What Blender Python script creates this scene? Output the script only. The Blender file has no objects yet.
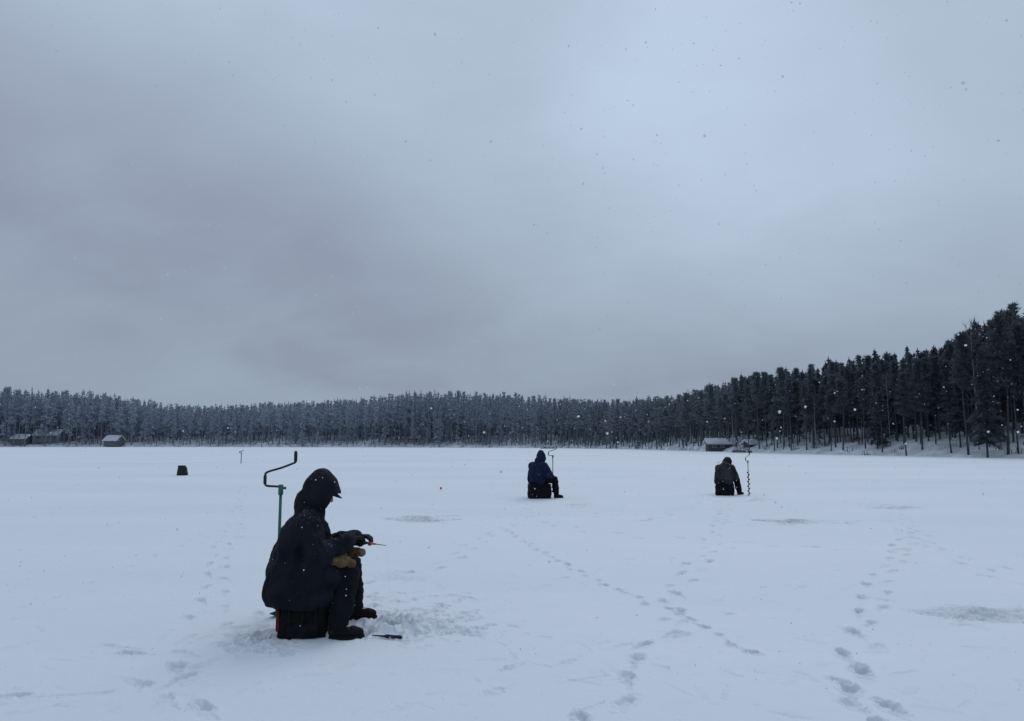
import bpy, bmesh, math, random
import numpy as np
from mathutils import Vector, Matrix, noise
random.seed(7); rs = np.random.RandomState(11)
scene = bpy.context.scene
C = scene.collection
R = math.radians
# ------------------------------------------------------------------ camera
F = 740.0; CAMH = 1.5; P = R(6.36)
cd = bpy.data.cameras.new('camera'); cam = bpy.data.objects.new('camera', cd); C.objects.link(cam)
cam.location = (0, 0, CAMH); cam.rotation_euler = (math.pi/2+P, 0, 0)
cd.sensor_width = 36; cd.lens = F/1024*36; cd.clip_start = .05; cd.clip_end = 6000
scene.camera = cam
cp, sp = math.cos(P), math.sin(P)
def ray(px, py):
    u = (px-512)/F; v = (360.5-py)/F
    return Vector((u, cp - v*sp, sp + v*cp))
def at(px, py, z=0.0):                # point of the ground seen in the photograph
    d = ray(px, py); t = (z-CAMH)/d.z
    return Vector((d.x*t, d.y*t, z))
def proj(X, Y, Z):
    Z = Z-CAMH; f = Y*cp+Z*sp; u = -Y*sp+Z*cp
    return 512+F*X/f, 360.5-F*u/f
# ------------------------------------------------------------------ helpers
def tag(o, label=None, cat=None, group=None, kind=None):
    if label: o['label'] = label
    if cat: o['category'] = cat
    if group: o['group'] = group
    if kind: o['kind'] = kind
    return o
def empty(name, loc, rz=0):
    o = bpy.data.objects.new(name, None); C.objects.link(o); o.location = loc; o.rotation_euler = (0, 0, rz)
    o.empty_display_size = .2
    return o
def obj(name, me, mat, parent=None, smooth=True):
    if isinstance(me, bmesh.types.BMesh):
        bm = me; me = bpy.data.meshes.new(name); bm.to_mesh(me); bm.free()
    if mat is not None and len(me.materials) == 0: me.materials.append(mat)
    if smooth and len(me.polygons): me.polygons.foreach_set('use_smooth', [True]*len(me.polygons))
    o = bpy.data.objects.new(name, me); C.objects.link(o)
    if parent: o.parent = parent
    return o
def np_mesh(name, V, Fc, smooth=False):
    me = bpy.data.meshes.new(name); k = Fc.shape[1]
    me.vertices.add(len(V)); me.vertices.foreach_set('co', np.asarray(V, dtype=np.float32).ravel())
    me.loops.add(Fc.size); me.loops.foreach_set('vertex_index', Fc.astype(np.int32).ravel())
    me.polygons.add(len(Fc)); me.polygons.foreach_set('loop_start', np.arange(0, Fc.size, k, dtype=np.int32))
    me.update(calc_edges=True)
    if smooth: me.polygons.foreach_set('use_smooth', np.ones(len(Fc), dtype=bool))
    return me
def box(bm, c, s, rot=None, bevel=0.0):
    m = Matrix.Translation(c) @ (rot if rot else Matrix.Identity(4)) @ Matrix.Diagonal((s[0], s[1], s[2], 1))
    r = bmesh.ops.create_cube(bm, size=1, matrix=m)
    if bevel:
        es = list({e for v in r['verts'] for e in v.link_edges})
        bmesh.ops.bevel(bm, geom=es, offset=bevel, segments=3, affect='EDGES', profile=.6)
def tube(bm, pts, rad, n=10, caps=True):
    pts = [Vector(p) for p in pts]
    if not hasattr(rad, '__len__'): rad = [rad]*len(pts)
    rings = []; prev = None
    for i, p in enumerate(pts):
        a = pts[max(i-1, 0)]; b = pts[min(i+1, len(pts)-1)]; d = (b-a).normalized()
        if prev is None:
            x = d.orthogonal().normalized()
        else:
            x = (prev - d*prev.dot(d)).normalized()
        prev = x; y = d.cross(x)
        rings.append([bm.verts.new(p+(x*math.cos(2*math.pi*k/n)+y*math.sin(2*math.pi*k/n))*rad[i]) for k in range(n)])
    for a, b in zip(rings, rings[1:]):
        for k in range(n): bm.faces.new((a[k], a[(k+1) % n], b[(k+1) % n], b[k]))
    if caps: bm.faces.new(rings[0][::-1]); bm.faces.new(rings[-1])
def smoothpath(pts, n=6):
    pts = [Vector(p) for p in pts]; out = []
    for i in range(len(pts)-1):
        p0 = pts[max(i-1, 0)]; p1 = pts[i]; p2 = pts[i+1]; p3 = pts[min(i+2, len(pts)-1)]
        for k in range(n):
            t = k/n
            out.append(.5*((2*p1)+(p2-p0)*t+(2*p0-5*p1+4*p2-p3)*t*t+(3*p1-p0-3*p2+p3)*t**3))
    out.append(pts[-1]); return out
# ------------------------------------------------------------------ materials
def N(nt, t, **k):
    n = nt.nodes.new(t)
    for a, b in k.items(): setattr(n, a, b)
    return n
def pmat(name, c1, c2, scale=20, rough=.8, bump=0.0, bscale=None, snow=0.0, haze=None, spec=.3, metal=0, snowscale=150, transl=0):
    m = bpy.data.materials.new(name); m.use_nodes = True; nt = m.node_tree; L = nt.links
    b = nt.nodes['Principled BSDF']; b.inputs['Roughness'].default_value = rough
    b.inputs['Specular IOR Level'].default_value = spec; b.inputs['Metallic'].default_value = metal
    g = N(nt, 'ShaderNodeNewGeometry')
    no = N(nt, 'ShaderNodeTexNoise'); no.inputs['Scale'].default_value = scale; no.inputs['Detail'].default_value = 5
    L.new(g.outputs['Position'], no.inputs['Vector'])
    r = N(nt, 'ShaderNodeValToRGB'); r.color_ramp.elements[0].position = .35; r.color_ramp.elements[1].position = .65
    r.color_ramp.elements[0].color = (*c1, 1); r.color_ramp.elements[1].color = (*c2, 1)
    L.new(no.outputs['Fac'], r.inputs['Fac']); col = r.outputs['Color']
    if haze:          # aerial haze painted into the base colour, stronger towards the far shore
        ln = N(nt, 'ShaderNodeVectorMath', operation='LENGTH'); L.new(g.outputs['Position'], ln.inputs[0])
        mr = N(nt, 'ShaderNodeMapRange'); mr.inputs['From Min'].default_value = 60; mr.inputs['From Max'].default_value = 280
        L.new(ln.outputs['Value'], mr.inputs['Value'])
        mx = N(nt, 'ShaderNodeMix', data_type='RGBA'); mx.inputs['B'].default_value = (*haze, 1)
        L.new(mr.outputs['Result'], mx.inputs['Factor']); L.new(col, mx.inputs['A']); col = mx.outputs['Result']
    if snow > 0:
        sn = N(nt, 'ShaderNodeTexNoise'); sn.inputs['Scale'].default_value = snowscale; sn.inputs['Detail'].default_value = 2
        L.new(g.outputs['Position'], sn.inputs['Vector'])
        sx = N(nt, 'ShaderNodeSeparateXYZ'); L.new(g.outputs['Normal'], sx.inputs[0])
        ad = N(nt, 'ShaderNodeMath', operation='MULTIPLY_ADD'); ad.inputs[1].default_value = .16; L.new(sx.outputs['Z'], ad.inputs[0]); L.new(sn.outputs['Fac'], ad.inputs[2])
        th = N(nt, 'ShaderNodeMapRange'); th.inputs['From Min'].default_value = .86-snow; th.inputs['From Max'].default_value = .92-snow
        L.new(ad.outputs[0], th.inputs['Value'])
        mx = N(nt, 'ShaderNodeMix', data_type='RGBA'); mx.inputs['B'].default_value = (.6, .64, .7, 1)
        L.new(th.outputs['Result'], mx.inputs['Factor']); L.new(col, mx.inputs['A']); col = mx.outputs['Result']
    L.new(col, b.inputs['Base Color'])
    if transl:
        tl = N(nt, 'ShaderNodeBsdfTranslucent'); L.new(col, tl.inputs['Color']); ms = N(nt, 'ShaderNodeMixShader'); ms.inputs[0].default_value = transl
        L.new(b.outputs[0], ms.inputs[1]); L.new(tl.outputs[0], ms.inputs[2]); L.new(ms.outputs[0], nt.nodes['Material Output'].inputs['Surface'])
    if bump:
        bn = N(nt, 'ShaderNodeTexNoise'); bn.inputs['Scale'].default_value = bscale or scale*2; bn.inputs['Detail'].default_value = 6
        L.new(g.outputs['Position'], bn.inputs['Vector'])
        bp = N(nt, 'ShaderNodeBump'); bp.inputs['Strength'].default_value = bump; bp.inputs['Distance'].default_value = .02
        L.new(bn.outputs['Fac'], bp.inputs['Height']); L.new(bp.outputs['Normal'], b.inputs['Normal'])
    return m
M = {}
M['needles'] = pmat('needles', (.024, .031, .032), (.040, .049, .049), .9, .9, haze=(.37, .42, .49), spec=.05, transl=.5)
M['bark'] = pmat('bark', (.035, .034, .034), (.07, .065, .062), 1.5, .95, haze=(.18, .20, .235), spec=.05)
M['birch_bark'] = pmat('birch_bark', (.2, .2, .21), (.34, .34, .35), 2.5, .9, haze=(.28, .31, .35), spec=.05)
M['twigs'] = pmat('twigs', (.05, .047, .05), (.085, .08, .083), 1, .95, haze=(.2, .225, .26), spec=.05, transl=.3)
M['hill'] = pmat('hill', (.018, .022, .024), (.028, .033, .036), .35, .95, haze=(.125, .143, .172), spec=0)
M['coat'] = pmat('coat', (.0035, .005, .010), (.009, .011, .019), 7, .85, .4, 45, snow=.075, spec=.2)
M['navy'] = pmat('navy', (.004, .008, .030), (.008, .016, .056), 9, .8, .35, 60, snow=.05, spec=.2)
M['olive'] = pmat('olive', (.012, .015, .017), (.034, .040, .043), 4, .85, .35, 60, snow=.08, spec=.2)
M['trousers'] = pmat('trousers', (.0035, .004, .006), (.006, .007, .010), 12, .85, .3, 70, snow=.03, spec=.15)
M['boot'] = pmat('boot', (.003, .003, .004), (.006, .006, .007), 14, .75, .2, 80, snow=.04, spec=.2)
M['sole'] = pmat('sole', (.005, .005, .005), (.010, .010, .010), 30, .9)
M['glove'] = pmat('glove', (.006, .008, .008), (.014, .017, .015), 60, .9, .3, 200)
M['knit'] = pmat('knit', (.005, .005, .007), (.010, .010, .013), 120, .95, .4, 260)
M['skin'] = pmat('skin', (.42, .25, .19), (.5, .31, .24), 12, .55)
M['tan'] = pmat('tan_leather', (.07, .045, .022), (.16, .105, .05), 18, .85, .3, 90, snow=.02)
M['bag'] = pmat('bag', (.004, .004, .005), (.009, .009, .011), 16, .85, .3, 90, snow=.03, spec=.15)
M['bagstripe'] = pmat('bag_stripe', (.008, .009, .011), (.015, .016, .019), 16, .85, spec=.15)
M['red'] = pmat('red_fabric', (.08, .009, .010), (.13, .014, .017), 16, .7, snow=.03)
M['greenbag'] = pmat('green_bag', (.010, .022, .018), (.016, .033, .028), 12, .8, .3, 70, snow=.05)
M['teal'] = pmat('teal_paint', (.01, .10, .085), (.016, .14, .115), 14, .4, spec=.5)
M['black'] = pmat('black_paint', (.008, .008, .01), (.02, .02, .022), 20, .5)
M['steel'] = pmat('grey_steel', (.10, .105, .115), (.2, .21, .22), 20, .45, metal=.3)
M['orange'] = pmat('orange_plastic', (.55, .09, .02), (.7, .13, .03), 20, .5)
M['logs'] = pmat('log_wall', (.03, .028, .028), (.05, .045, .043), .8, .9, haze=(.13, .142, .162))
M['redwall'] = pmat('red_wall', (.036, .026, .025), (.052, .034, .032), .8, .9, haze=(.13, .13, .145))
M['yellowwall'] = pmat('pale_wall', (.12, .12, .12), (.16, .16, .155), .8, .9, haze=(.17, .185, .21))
M['glass'] = pmat('window_glass', (.02, .025, .03), (.05, .055, .06), 1, .15, spec=.5)
M['trim'] = pmat('white_trim', (.2, .205, .21), (.26, .265, .27), 1, .7)
M['roofsnow'] = pmat('roof_snow', (.42, .45, .49), (.62, .66, .70), 1.2, .8, .2)
M['boat'] = pmat('boat_hull', (.05, .055, .06), (.1, .11, .12), 2, .6, snow=.2, snowscale=3)
M['water'] = pmat('water', (.012, .018, .022), (.02, .028, .034), 8, .12, spec=.5)
M['flake'] = pmat('snowflake', (.85, .88, .92), (.92, .94, .97), 50, .9, transl=.5)
# snow surface
def snowmat():
    m = bpy.data.materials.new('lake_snow'); m.use_nodes = True; nt = m.node_tree; L = nt.links
    b = nt.nodes['Principled BSDF']; b.inputs['Roughness'].default_value = .75; b.inputs['Specular IOR Level'].default_value = .25
    g = N(nt, 'ShaderNodeNewGeometry')
    mp = N(nt, 'ShaderNodeMapping'); mp.inputs['Scale'].default_value = (.05, .13, .1); L.new(g.outputs['Position'], mp.inputs['Vector'])
    n1 = N(nt, 'ShaderNodeTexNoise'); n1.inputs['Scale'].default_value = 1; n1.inputs['Detail'].default_value = 7; n1.inputs['Roughness'].default_value = .6
    L.new(mp.outputs[0], n1.inputs['Vector'])
    r = N(nt, 'ShaderNodeValToRGB'); r.color_ramp.elements[0].position = .3; r.color_ramp.elements[1].position = .7
    r.color_ramp.elements[0].color = (.735, .775, .815, 1); r.color_ramp.elements[1].color = (.825, .85, .88, 1)
    L.new(n1.outputs['Fac'], r.inputs['Fac'])
    a = N(nt, 'ShaderNodeAttribute'); a.attribute_name = 'slush'
    ns = N(nt, 'ShaderNodeTexNoise'); ns.inputs['Scale'].default_value = 16; ns.inputs['Detail'].default_value = 5; L.new(g.outputs['Position'], ns.inputs['Vector'])
    mr = N(nt, 'ShaderNodeMapRange'); mr.inputs['From Min'].default_value = .3; mr.inputs['From Max'].default_value = .62; mr.inputs['To Min'].default_value = .25; mr.inputs['To Max'].default_value = 1
    L.new(ns.outputs['Fac'], mr.inputs['Value'])
    mu = N(nt, 'ShaderNodeMath', operation='MULTIPLY'); mu.use_clamp = True; L.new(a.outputs['Fac'], mu.inputs[0]); L.new(mr.outputs['Result'], mu.inputs[1])
    mx = N(nt, 'ShaderNodeMix', data_type='RGBA'); mx.inputs['B'].default_value = (.27, .31, .34, 1)
    L.new(mu.outputs[0], mx.inputs['Factor']); L.new(r.outputs['Color'], mx.inputs['A']); L.new(mx.outputs['Result'], b.inputs['Base Color'])
    nb = N(nt, 'ShaderNodeTexNoise'); nb.inputs['Scale'].default_value = 7; nb.inputs['Detail'].default_value = 9; nb.inputs['Roughness'].default_value = .62
    L.new(g.outputs['Position'], nb.inputs['Vector'])
    bp = N(nt, 'ShaderNodeBump'); bp.inputs['Strength'].default_value = .35; bp.inputs['Distance'].default_value = .03
    L.new(nb.outputs['Fac'], bp.inputs['Height']); L.new(bp.outputs['Normal'], b.inputs['Normal'])
    return m
M['snow'] = snowmat()
M['banksnow'] = pmat('bank_snow', (.46, .49, .53), (.76, .79, .83), .45, .85, spec=.1)
# ------------------------------------------------------------------ world
w = bpy.data.worlds.new('World'); scene.world = w; w.use_nodes = True; nt = w.node_tree; L = nt.links
for n in list(nt.nodes): nt.nodes.remove(n)
out = N(nt, 'ShaderNodeOutputWorld'); bg = N(nt, 'ShaderNodeBackground'); bg.inputs['Strength'].default_value = .1
L.new(bg.outputs[0], out.inputs['Surface'])
SUN_EL, SUN_AZ = R(42), R(20)
sky = N(nt, 'ShaderNodeTexSky'); sky.sky_type = 'NISHITA'; sky.sun_disc = False; sky.sun_elevation = SUN_EL; sky.sun_rotation = SUN_AZ
tc = N(nt, 'ShaderNodeTexCoord'); sx = N(nt, 'ShaderNodeSeparateXYZ'); L.new(tc.outputs['Generated'], sx.inputs[0])
def mth(op, a, b=None, c=None, clamp=False):
    n = N(nt, 'ShaderNodeMath', operation=op); n.use_clamp = clamp
    for i, v in enumerate((a, b, c)):
        if v is None: continue
        if isinstance(v, (int, float)): n.inputs[i].default_value = v
        else: L.new(v, n.inputs[i])
    return n.outputs[0]
zc = mth('MAXIMUM', sx.outputs['Z'], 0.0)
grad = mth('MULTIPLY_ADD', zc, .27, .34)
den = mth('ADD', zc, .5)
cx = mth('DIVIDE', sx.outputs['X'], den); cy = mth('DIVIDE', sx.outputs['Y'], den)
cb = N(nt, 'ShaderNodeCombineXYZ'); L.new(cx, cb.inputs[0]); L.new(cy, cb.inputs[1])
def cloud(scale, off, rough, dist, rot=0, st=(1, 1, 1)):
    mp = N(nt, 'ShaderNodeMapping'); mp.inputs['Location'].default_value = off; mp.inputs['Rotation'].default_value = (0, 0, rot); mp.inputs['Scale'].default_value = st; L.new(cb.outputs[0], mp.inputs['Vector'])
    no = N(nt, 'ShaderNodeTexNoise'); no.inputs['Scale'].default_value = scale; no.inputs['Detail'].default_value = 5
    no.inputs['Roughness'].default_value = rough; no.inputs['Distortion'].default_value = dist
    L.new(mp.outputs[0], no.inputs['Vector']); return no.outputs['Fac']
n1 = cloud(1.5, (3.2, 1.4, 0), .42, .3, R(38), (.6, 1.5, 1)); n2 = cloud(4.2, (7, 2, 3), .5, .35, R(38), (.8, 1.2, 1))
cl = mth('MULTIPLY_ADD', n1, .34, .83); cl = mth('MULTIPLY', cl, mth('MULTIPLY_ADD', n2, .30, .85))
def spot(px, py, rad_deg, amt):
    d = ray(px, py).normalized()
    dp = N(nt, 'ShaderNodeVectorMath', operation='DOT_PRODUCT'); L.new(tc.outputs['Generated'], dp.inputs[0]); dp.inputs[1].default_value = d
    mr = N(nt, 'ShaderNodeMapRange'); mr.interpolation_type = 'SMOOTHERSTEP'
    mr.inputs['From Min'].default_value = math.cos(R(rad_deg)); mr.inputs['From Max'].default_value = 1
    mr.inputs['To Min'].default_value = 0; mr.inputs['To Max'].default_value = amt
    L.new(dp.outputs['Value'], mr.inputs['Value']); return mr.outputs['Result']
tot = mth('ADD', cl, spot(560, 50, 24, .12))
for a in ((900, 30, 28, .15), (740, 170, 18, .07), (150, 0, 18, .07), (40, 330, 16, .02)):
    tot = mth('ADD', tot, spot(*a))
# a darker bank of cloud running down from the upper left
nb_ = ray(0, 110).cross(ray(440, 330)).normalized()
dp = N(nt, 'ShaderNodeVectorMath', operation='DOT_PRODUCT'); L.new(tc.outputs['Generated'], dp.inputs[0]); dp.inputs[1].default_value = nb_
wob = mth('MULTIPLY_ADD', n2, .16, -.08)
bd = mth('ABSOLUTE', mth('ADD', dp.outputs['Value'], wob))
mr = N(nt, 'ShaderNodeMapRange'); mr.interpolation_type = 'SMOOTHERSTEP'; mr.inputs['From Min'].default_value = .0; mr.inputs['From Max'].default_value = .22; mr.inputs['To Min'].default_value = 1; mr.inputs['To Max'].default_value = 0
L.new(bd, mr.inputs['Value'])
dark = mth('MULTIPLY', mr.outputs['Result'], spot(150, 190, 34, .13))
tot = mth('SUBTRACT', tot, dark)
lum = mth('MULTIPLY', mth('MULTIPLY', grad, tot), 10.0)
vc = N(nt, 'ShaderNodeMix', data_type='RGBA'); vc.inputs['A'].default_value = (.82, .955, 1.25, 1); vc.inputs['B'].default_value = (.81, .995, 1.235, 1)
mr = N(nt, 'ShaderNodeMapRange'); mr.inputs['From Min'].default_value = .84; mr.inputs['From Max'].default_value = 1.06; L.new(tot, mr.inputs['Value']); L.new(mr.outputs['Result'], vc.inputs['Factor'])
sc = N(nt, 'ShaderNodeVectorMath', operation='SCALE'); L.new(vc.outputs['Result'], sc.inputs[0]); L.new(lum, sc.inputs['Scale'])
mx = N(nt, 'ShaderNodeMix', data_type='RGBA'); mx.inputs['Factor'].default_value = .006
L.new(sc.outputs[0], mx.inputs['A']); L.new(sky.outputs[0], mx.inputs['B']); L.new(mx.outputs['Result'], bg.inputs['Color'])
sl = bpy.data.lights.new('sun', 'SUN'); sl.energy = .5; sl.angle = R(30); sl.color = (1, .98, .96)
so = bpy.data.objects.new('sun', sl); C.objects.link(so)
sd = Vector((math.sin(SUN_AZ)*math.cos(SUN_EL), math.cos(SUN_AZ)*math.cos(SUN_EL), math.sin(SUN_EL)))
so.rotation_euler = sd.to_track_quat('Z', 'Y').to_euler(); so.location = (0, 0, 50)
scene.view_settings.view_transform = 'Standard'; scene.view_settings.look = 'None'; scene.view_settings.exposure = 0
# ------------------------------------------------------------------ snow covered lake
def vn(x, y, seed):
    xi = np.floor(x); yi = np.floor(y); fx = x-xi; fy = y-yi
    fx = fx*fx*(3-2*fx); fy = fy*fy*(3-2*fy)
    def h(a, b):
        v = np.sin(a*127.1+b*311.7+seed*74.7)*43758.5453
        return v-np.floor(v)
    return (h(xi, yi)*(1-fx)+h(xi+1, yi)*fx)*(1-fy)+(h(xi, yi+1)*(1-fx)+h(xi+1, yi+1)*fx)*fy-.5
ra = np.array([.001, .6, 1.2, 1.8, 2.4, 3.0]); rb = 1/np.linspace(1/3.3, 1/70, 760)
rc = np.geomspace(74, 3800, 60)
rad = np.concatenate([ra, rb, rc])
ang = np.concatenate([np.linspace(R(-43), R(43), 1150), np.linspace(R(46), R(314), 70)])
RR, AA = np.meshgrid(rad, ang, indexing='ij')
GX = RR*np.sin(AA); GY = RR*np.cos(AA); GZ = np.zeros_like(GX); SL = np.zeros_like(GX)
fall = np.clip((90-RR)/60, 0, 1)
GZ += (vn(GX*.35, GY*.5, 1)*.05+vn(GX*.9+GY*.3, GY*1.6, 2)*.022+vn(GX*2.7, GY*4, 3)*.009+vn(GX*9, GY*12, 4)*.003)*fall
foot = at(325, 632)
FX, FY = foot.x, foot.y
dd = np.sqrt((GX-FX)**2+(GY-FY)**2); GZ *= np.clip((dd-.3)/1.2, .12, 1)
for (qx, qy) in ((543, 499), (728, 496)):
    q = at(qx, qy); d2 = np.sqrt((GX-q.x)**2+(GY-q.y)**2); GZ *= np.clip((d2-.3)/1.5, .1, 1)
def stamp(x, y, a, ln, wd, dp, s=.3, rim=.35):
    r = math.hypot(x, y); t = math.atan2(x, y); m = max(ln, wd)*1.6
    i0, i1 = np.searchsorted(rad, r-m), np.searchsorted(rad, r+m)
    j0, j1 = np.searchsorted(ang[:1150], t-m/r), np.searchsorted(ang[:1150], t+m/r)
    if i1 <= i0 or j1 <= j0: return
    X = GX[i0:i1, j0:j1]-x; Y = GY[i0:i1, j0:j1]-y
    u = (X*math.cos(a)+Y*math.sin(a))/(ln/2); v = (-X*math.sin(a)+Y*math.cos(a))/(wd/2)
    q = np.sqrt(u*u+v*v)+vn(X*26+x*7, Y*26+y*5, 5)*1.0+vn(X*60+y, Y*60, 6)*.6
    core = np.clip(1.15-q, 0, .6)/.6; core = core*core*(3-2*core)
    rimv = np.exp(-((q-1.3)/.25)**2)
    GZ[i0:i1, j0:j1] += -dp*core+dp*rim*rimv
    SL[i0:i1, j0:j1] = np.maximum(SL[i0:i1, j0:j1], s*core)
def track(pix, step, side, ln, wd, dp, s=.3, jit=.035, DS=.30, SS=.48):
    pts = [at(*p) for p in pix]; k = 0; carry = 0
    for a, b in zip(pts, pts[1:]):
        d = (b-a); l = d.length; d.normalize(); n = Vector((-d.y, d.x, 0)); q = carry
        while q < l:
            k += 1; o = a+d*q+n*(side*(1 if k % 2 else -1)); m_ = rs.uniform(.35, 1.2); aa = math.atan2(d.y, d.x)+rs.normal()*.2
            x, y = o.x+rs.normal()*jit, o.y+rs.normal()*jit; L_ = ln*rs.uniform(.7, 1.0)
            stamp(x, y, aa, L_, wd*rs.uniform(.6, .85), dp*DS*m_, s*SS*m_, .5)
            stamp(x+math.cos(aa)*L_*.25, y+math.sin(aa)*L_*.25, aa, L_*.45, wd*rs.uniform(.8, 1.05), dp*DS*m_*.6, s*SS*1.2*m_, .5)
            if rs.rand() < .7: stamp(x-math.cos(aa)*L_*.8, y-math.sin(aa)*L_*.8, aa, L_*.8, wd*.4, dp*DS*.35, s*.25, .3)
            q += step*rs.uniform(.8, 1.2)
        carry = q-l
track([(505, 528), (545, 555), (590, 577), (640, 600), (700, 625), (765, 662)], .25, .02, .15, .07, .09, 1.2, .02)
track([(590, 730), (632, 683), (625, 657), (660, 640), (672, 625), (668, 592), (690, 572), (712, 548), (722, 520), (726, 502)], .42, .08, .23, .10, .07, .6)
track([(905, 730), (855, 692), (848, 665), (862, 640), (872, 610), (884, 580), (900, 555), (905, 530)], .36, .09, .23, .10, .07, .6)
track([(875, 705), (835, 685), (800, 672)], .42, .07, .23, .09, .05, .4)
track([(195, 730), (172, 690), (188, 664), (150, 652), (85, 646)], .33, .08, .24, .10, .07, .6)
track([(190, 664), (160, 676), (172, 690)], .36, .08, .24, .10, .06, .5)
track([(20, 697), (60, 694), (105, 688)], .26, .04, .26, .07, .06, .5)
track([(205, 635), (210, 605), (214, 575), (224, 545), (238, 520), (240, 495), (250, 478)], .38, .09, .23, .10, .06, .5)
track([(380, 585), (420, 572), (455, 560), (470, 545), (520, 520), (530, 503)], .42, .10, .24, .10, .05, .45)
track([(560, 515), (640, 522), (715, 500)], .5, .12, .28, .13, .05, .8)
track([(540, 522), (600, 532), (700, 540), (830, 548), (930, 552)], .5, .12, .28, .13, .05, .7)
track([(450, 520), (600, 514), (760, 526), (900, 520)], .5, .12, .28, .13, .05, .7)
track([(450, 512), (520, 508), (640, 506)], .6, .14, .28, .13, .05, .6)
track([(890, 508), (930, 545), (985, 572), (1030, 592)], .42, .10, .24, .10, .055, .55)
track([(905, 535), (960, 562), (1030, 576)], .42, .10, .24, .10, .05, .45)
track([(880, 605), (940, 612), (1030, 622)], .3, .13, .26, .11, .04, .4)
track([(215, 640), (255, 625), (290, 605)], .4, .1, .24, .10, .045, .35)
for (tr_) in ([(460, 600), (540, 585), (640, 560), (760, 545)], [(640, 650), (740, 600), (850, 570)], [(60, 600), (160, 560), (230, 520)], [(560, 660), (480, 690), (380, 715)]):
    track(tr_, .45, .10, .22, .09, .03, .22)
for i in range(110):
    a = at(rs.uniform(350, 470), rs.uniform(592, 636)); stamp(a.x, a.y, rs.uniform(0, 3), rs.uniform(.08, .2), rs.uniform(.05, .10), rs.uniform(.004, .02), rs.uniform(.05, .22))
for i in range(120):
    a = at(rs.normal(420, 34), rs.normal(627, 9)); stamp(a.x, a.y, rs.uniform(0, 3), rs.uniform(.06, .2), rs.uniform(.04, .10), rs.uniform(-.018, .015), rs.uniform(.0, .32))
for i in range(50):
    a = at(rs.uniform(225, 300), rs.uniform(625, 655)); stamp(a.x, a.y, rs.uniform(0, 3), rs.uniform(.1, .25), rs.uniform(.06, .11), rs.uniform(.004, .016), .2)
def patch(px, py, wpx, hm, s, n=40, dp=.02):
    for i in range(n):
        c = at(px+rs.normal()*wpx*.3, py); y = c.y+rs.normal()*hm*.35
        k = y/c.y
        stamp(c.x*k, y, rs.normal()*.3, rs.uniform(.2, .6), rs.uniform(.06, .2), rs.uniform(-.6, 1)*dp, s*rs.uniform(.2, 1), .4)
patch(425, 520, 52, 1.0, .9, 50, .02); patch(785, 522, 50, .9, .9, 50, .02); patch(893, 507, 40, .9, .8, 36); patch(990, 614, 80, .4, .42, 70, .014)
patch(395, 575, 40, .5, .15, 20, .01); patch(760, 500, 20, .8, .5, 20); patch(575, 505, 20, .8, .4, 20)
for i in range(380):
    a = at(rs.uniform(-20, 1044), 443+rs.uniform(35, 275)); stamp(a.x, a.y, rs.uniform(0, 3), rs.uniform(.04, .3), rs.uniform(.02, .08), rs.uniform(-.006, .008), .06)
# fishing hole with its collar of drilled slush
hole = at(388, 627)
i0 = (GX-hole.x)**2+(GY-hole.y)**2; hd = np.sqrt(i0)
GZ += .045*np.exp(-((hd-.2)/.09)**2)*(1+vn(GX*14, GY*14, 8)*1.5)
SL = np.maximum(SL, .55*np.exp(-((hd-.16)/.12)**2)*(.6+vn(GX*10, GY*10, 9)))
core = hd < .085; GZ[core] = -.12
V = np.stack([GX.ravel(), GY.ravel(), GZ.ravel()], 1)
nr, nc = GX.shape; ii, jj = np.meshgrid(np.arange(nr-1), np.arange(nc), indexing='ij'); j2 = (jj+1) % nc
Fq = np.stack([ii*nc+jj, (ii+1)*nc+jj, (ii+1)*nc+j2, ii*nc+j2], -1).reshape(-1, 4)[:, ::-1]
me = np_mesh('ground', V, Fq, True)
at_ = me.attributes.new('slush', 'FLOAT', 'POINT'); at_.data.foreach_set('value', SL.ravel().astype(np.float32))
me.materials.append(M['snow']); g = bpy.data.objects.new('ground', me); C.objects.link(g); tag(g, 'snow covered frozen lake crossed by footprints', 'ground', kind='structure')
bm = bmesh.new(); bmesh.ops.create_circle(bm, cap_ends=True, segments=28, radius=.12, matrix=Matrix.Translation((hole.x, hole.y, -.035)))
tag(obj('water', bm, M['water']), 'dark water in the drilled fishing hole', 'water', kind='structure')
# ------------------------------------------------------------------ shore
SP = [(-150, 447), (0, 447), (200, 447), (400, 447.3), (560, 448), (640, 449.2), (665, 450), (700, 451), (800, 453.5), (900, 456), (1024, 458.5), (1150, 461)]
S0 = [at(*p) for p in SP]
S0 = [Vector((-300, 60, 0)), Vector((-285, 180, 0))]+S0[0:]+[Vector((66, 40, 0)), Vector((74, 0, 0))]
S = []
for a, b in zip(S0, S0[1:]):
    n = max(1, int((b-a).length/2.2))
    for k in range(n):
        p = a.lerp(b, k/n); q = noise.noise(Vector((p.x*.05, p.y*.05, 3)))*3+noise.noise(Vector((p.x*.25, p.y*.25, 1)))*.6
        p = p*(1+q/max(p.length, 1)); S.append(p)
def bankz(p, t):
    z = -.25+.7*(1-math.exp(-t/2.2))+.12*min(t, 50)
    return z+noise.noise(Vector((p.x*.06, p.y*.06, 0)))*1.1*min(t/10, 1)+noise.noise(Vector((p.x*.4, p.y*.4, 5)))*.2*min(t/3, 1)
TT = [-.5, 0, .7, 1.5, 2.5, 4, 6, 8, 11, 14, 18, 22, 27, 33, 40, 50, 65, 90, 130]
Vb = []
for p in S:
    d = p.normalized()
    for t in TT:
        q = p+d*t; Vb.append((q.x, q.y, bankz(q, max(t, 0))))
nT = len(TT); Fb = []
for i in range(len(S)-1):
    for j in range(nT-1): Fb.append((i*nT+j, i*nT+j+1, (i+1)*nT+j+1, (i+1)*nT+j))
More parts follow.
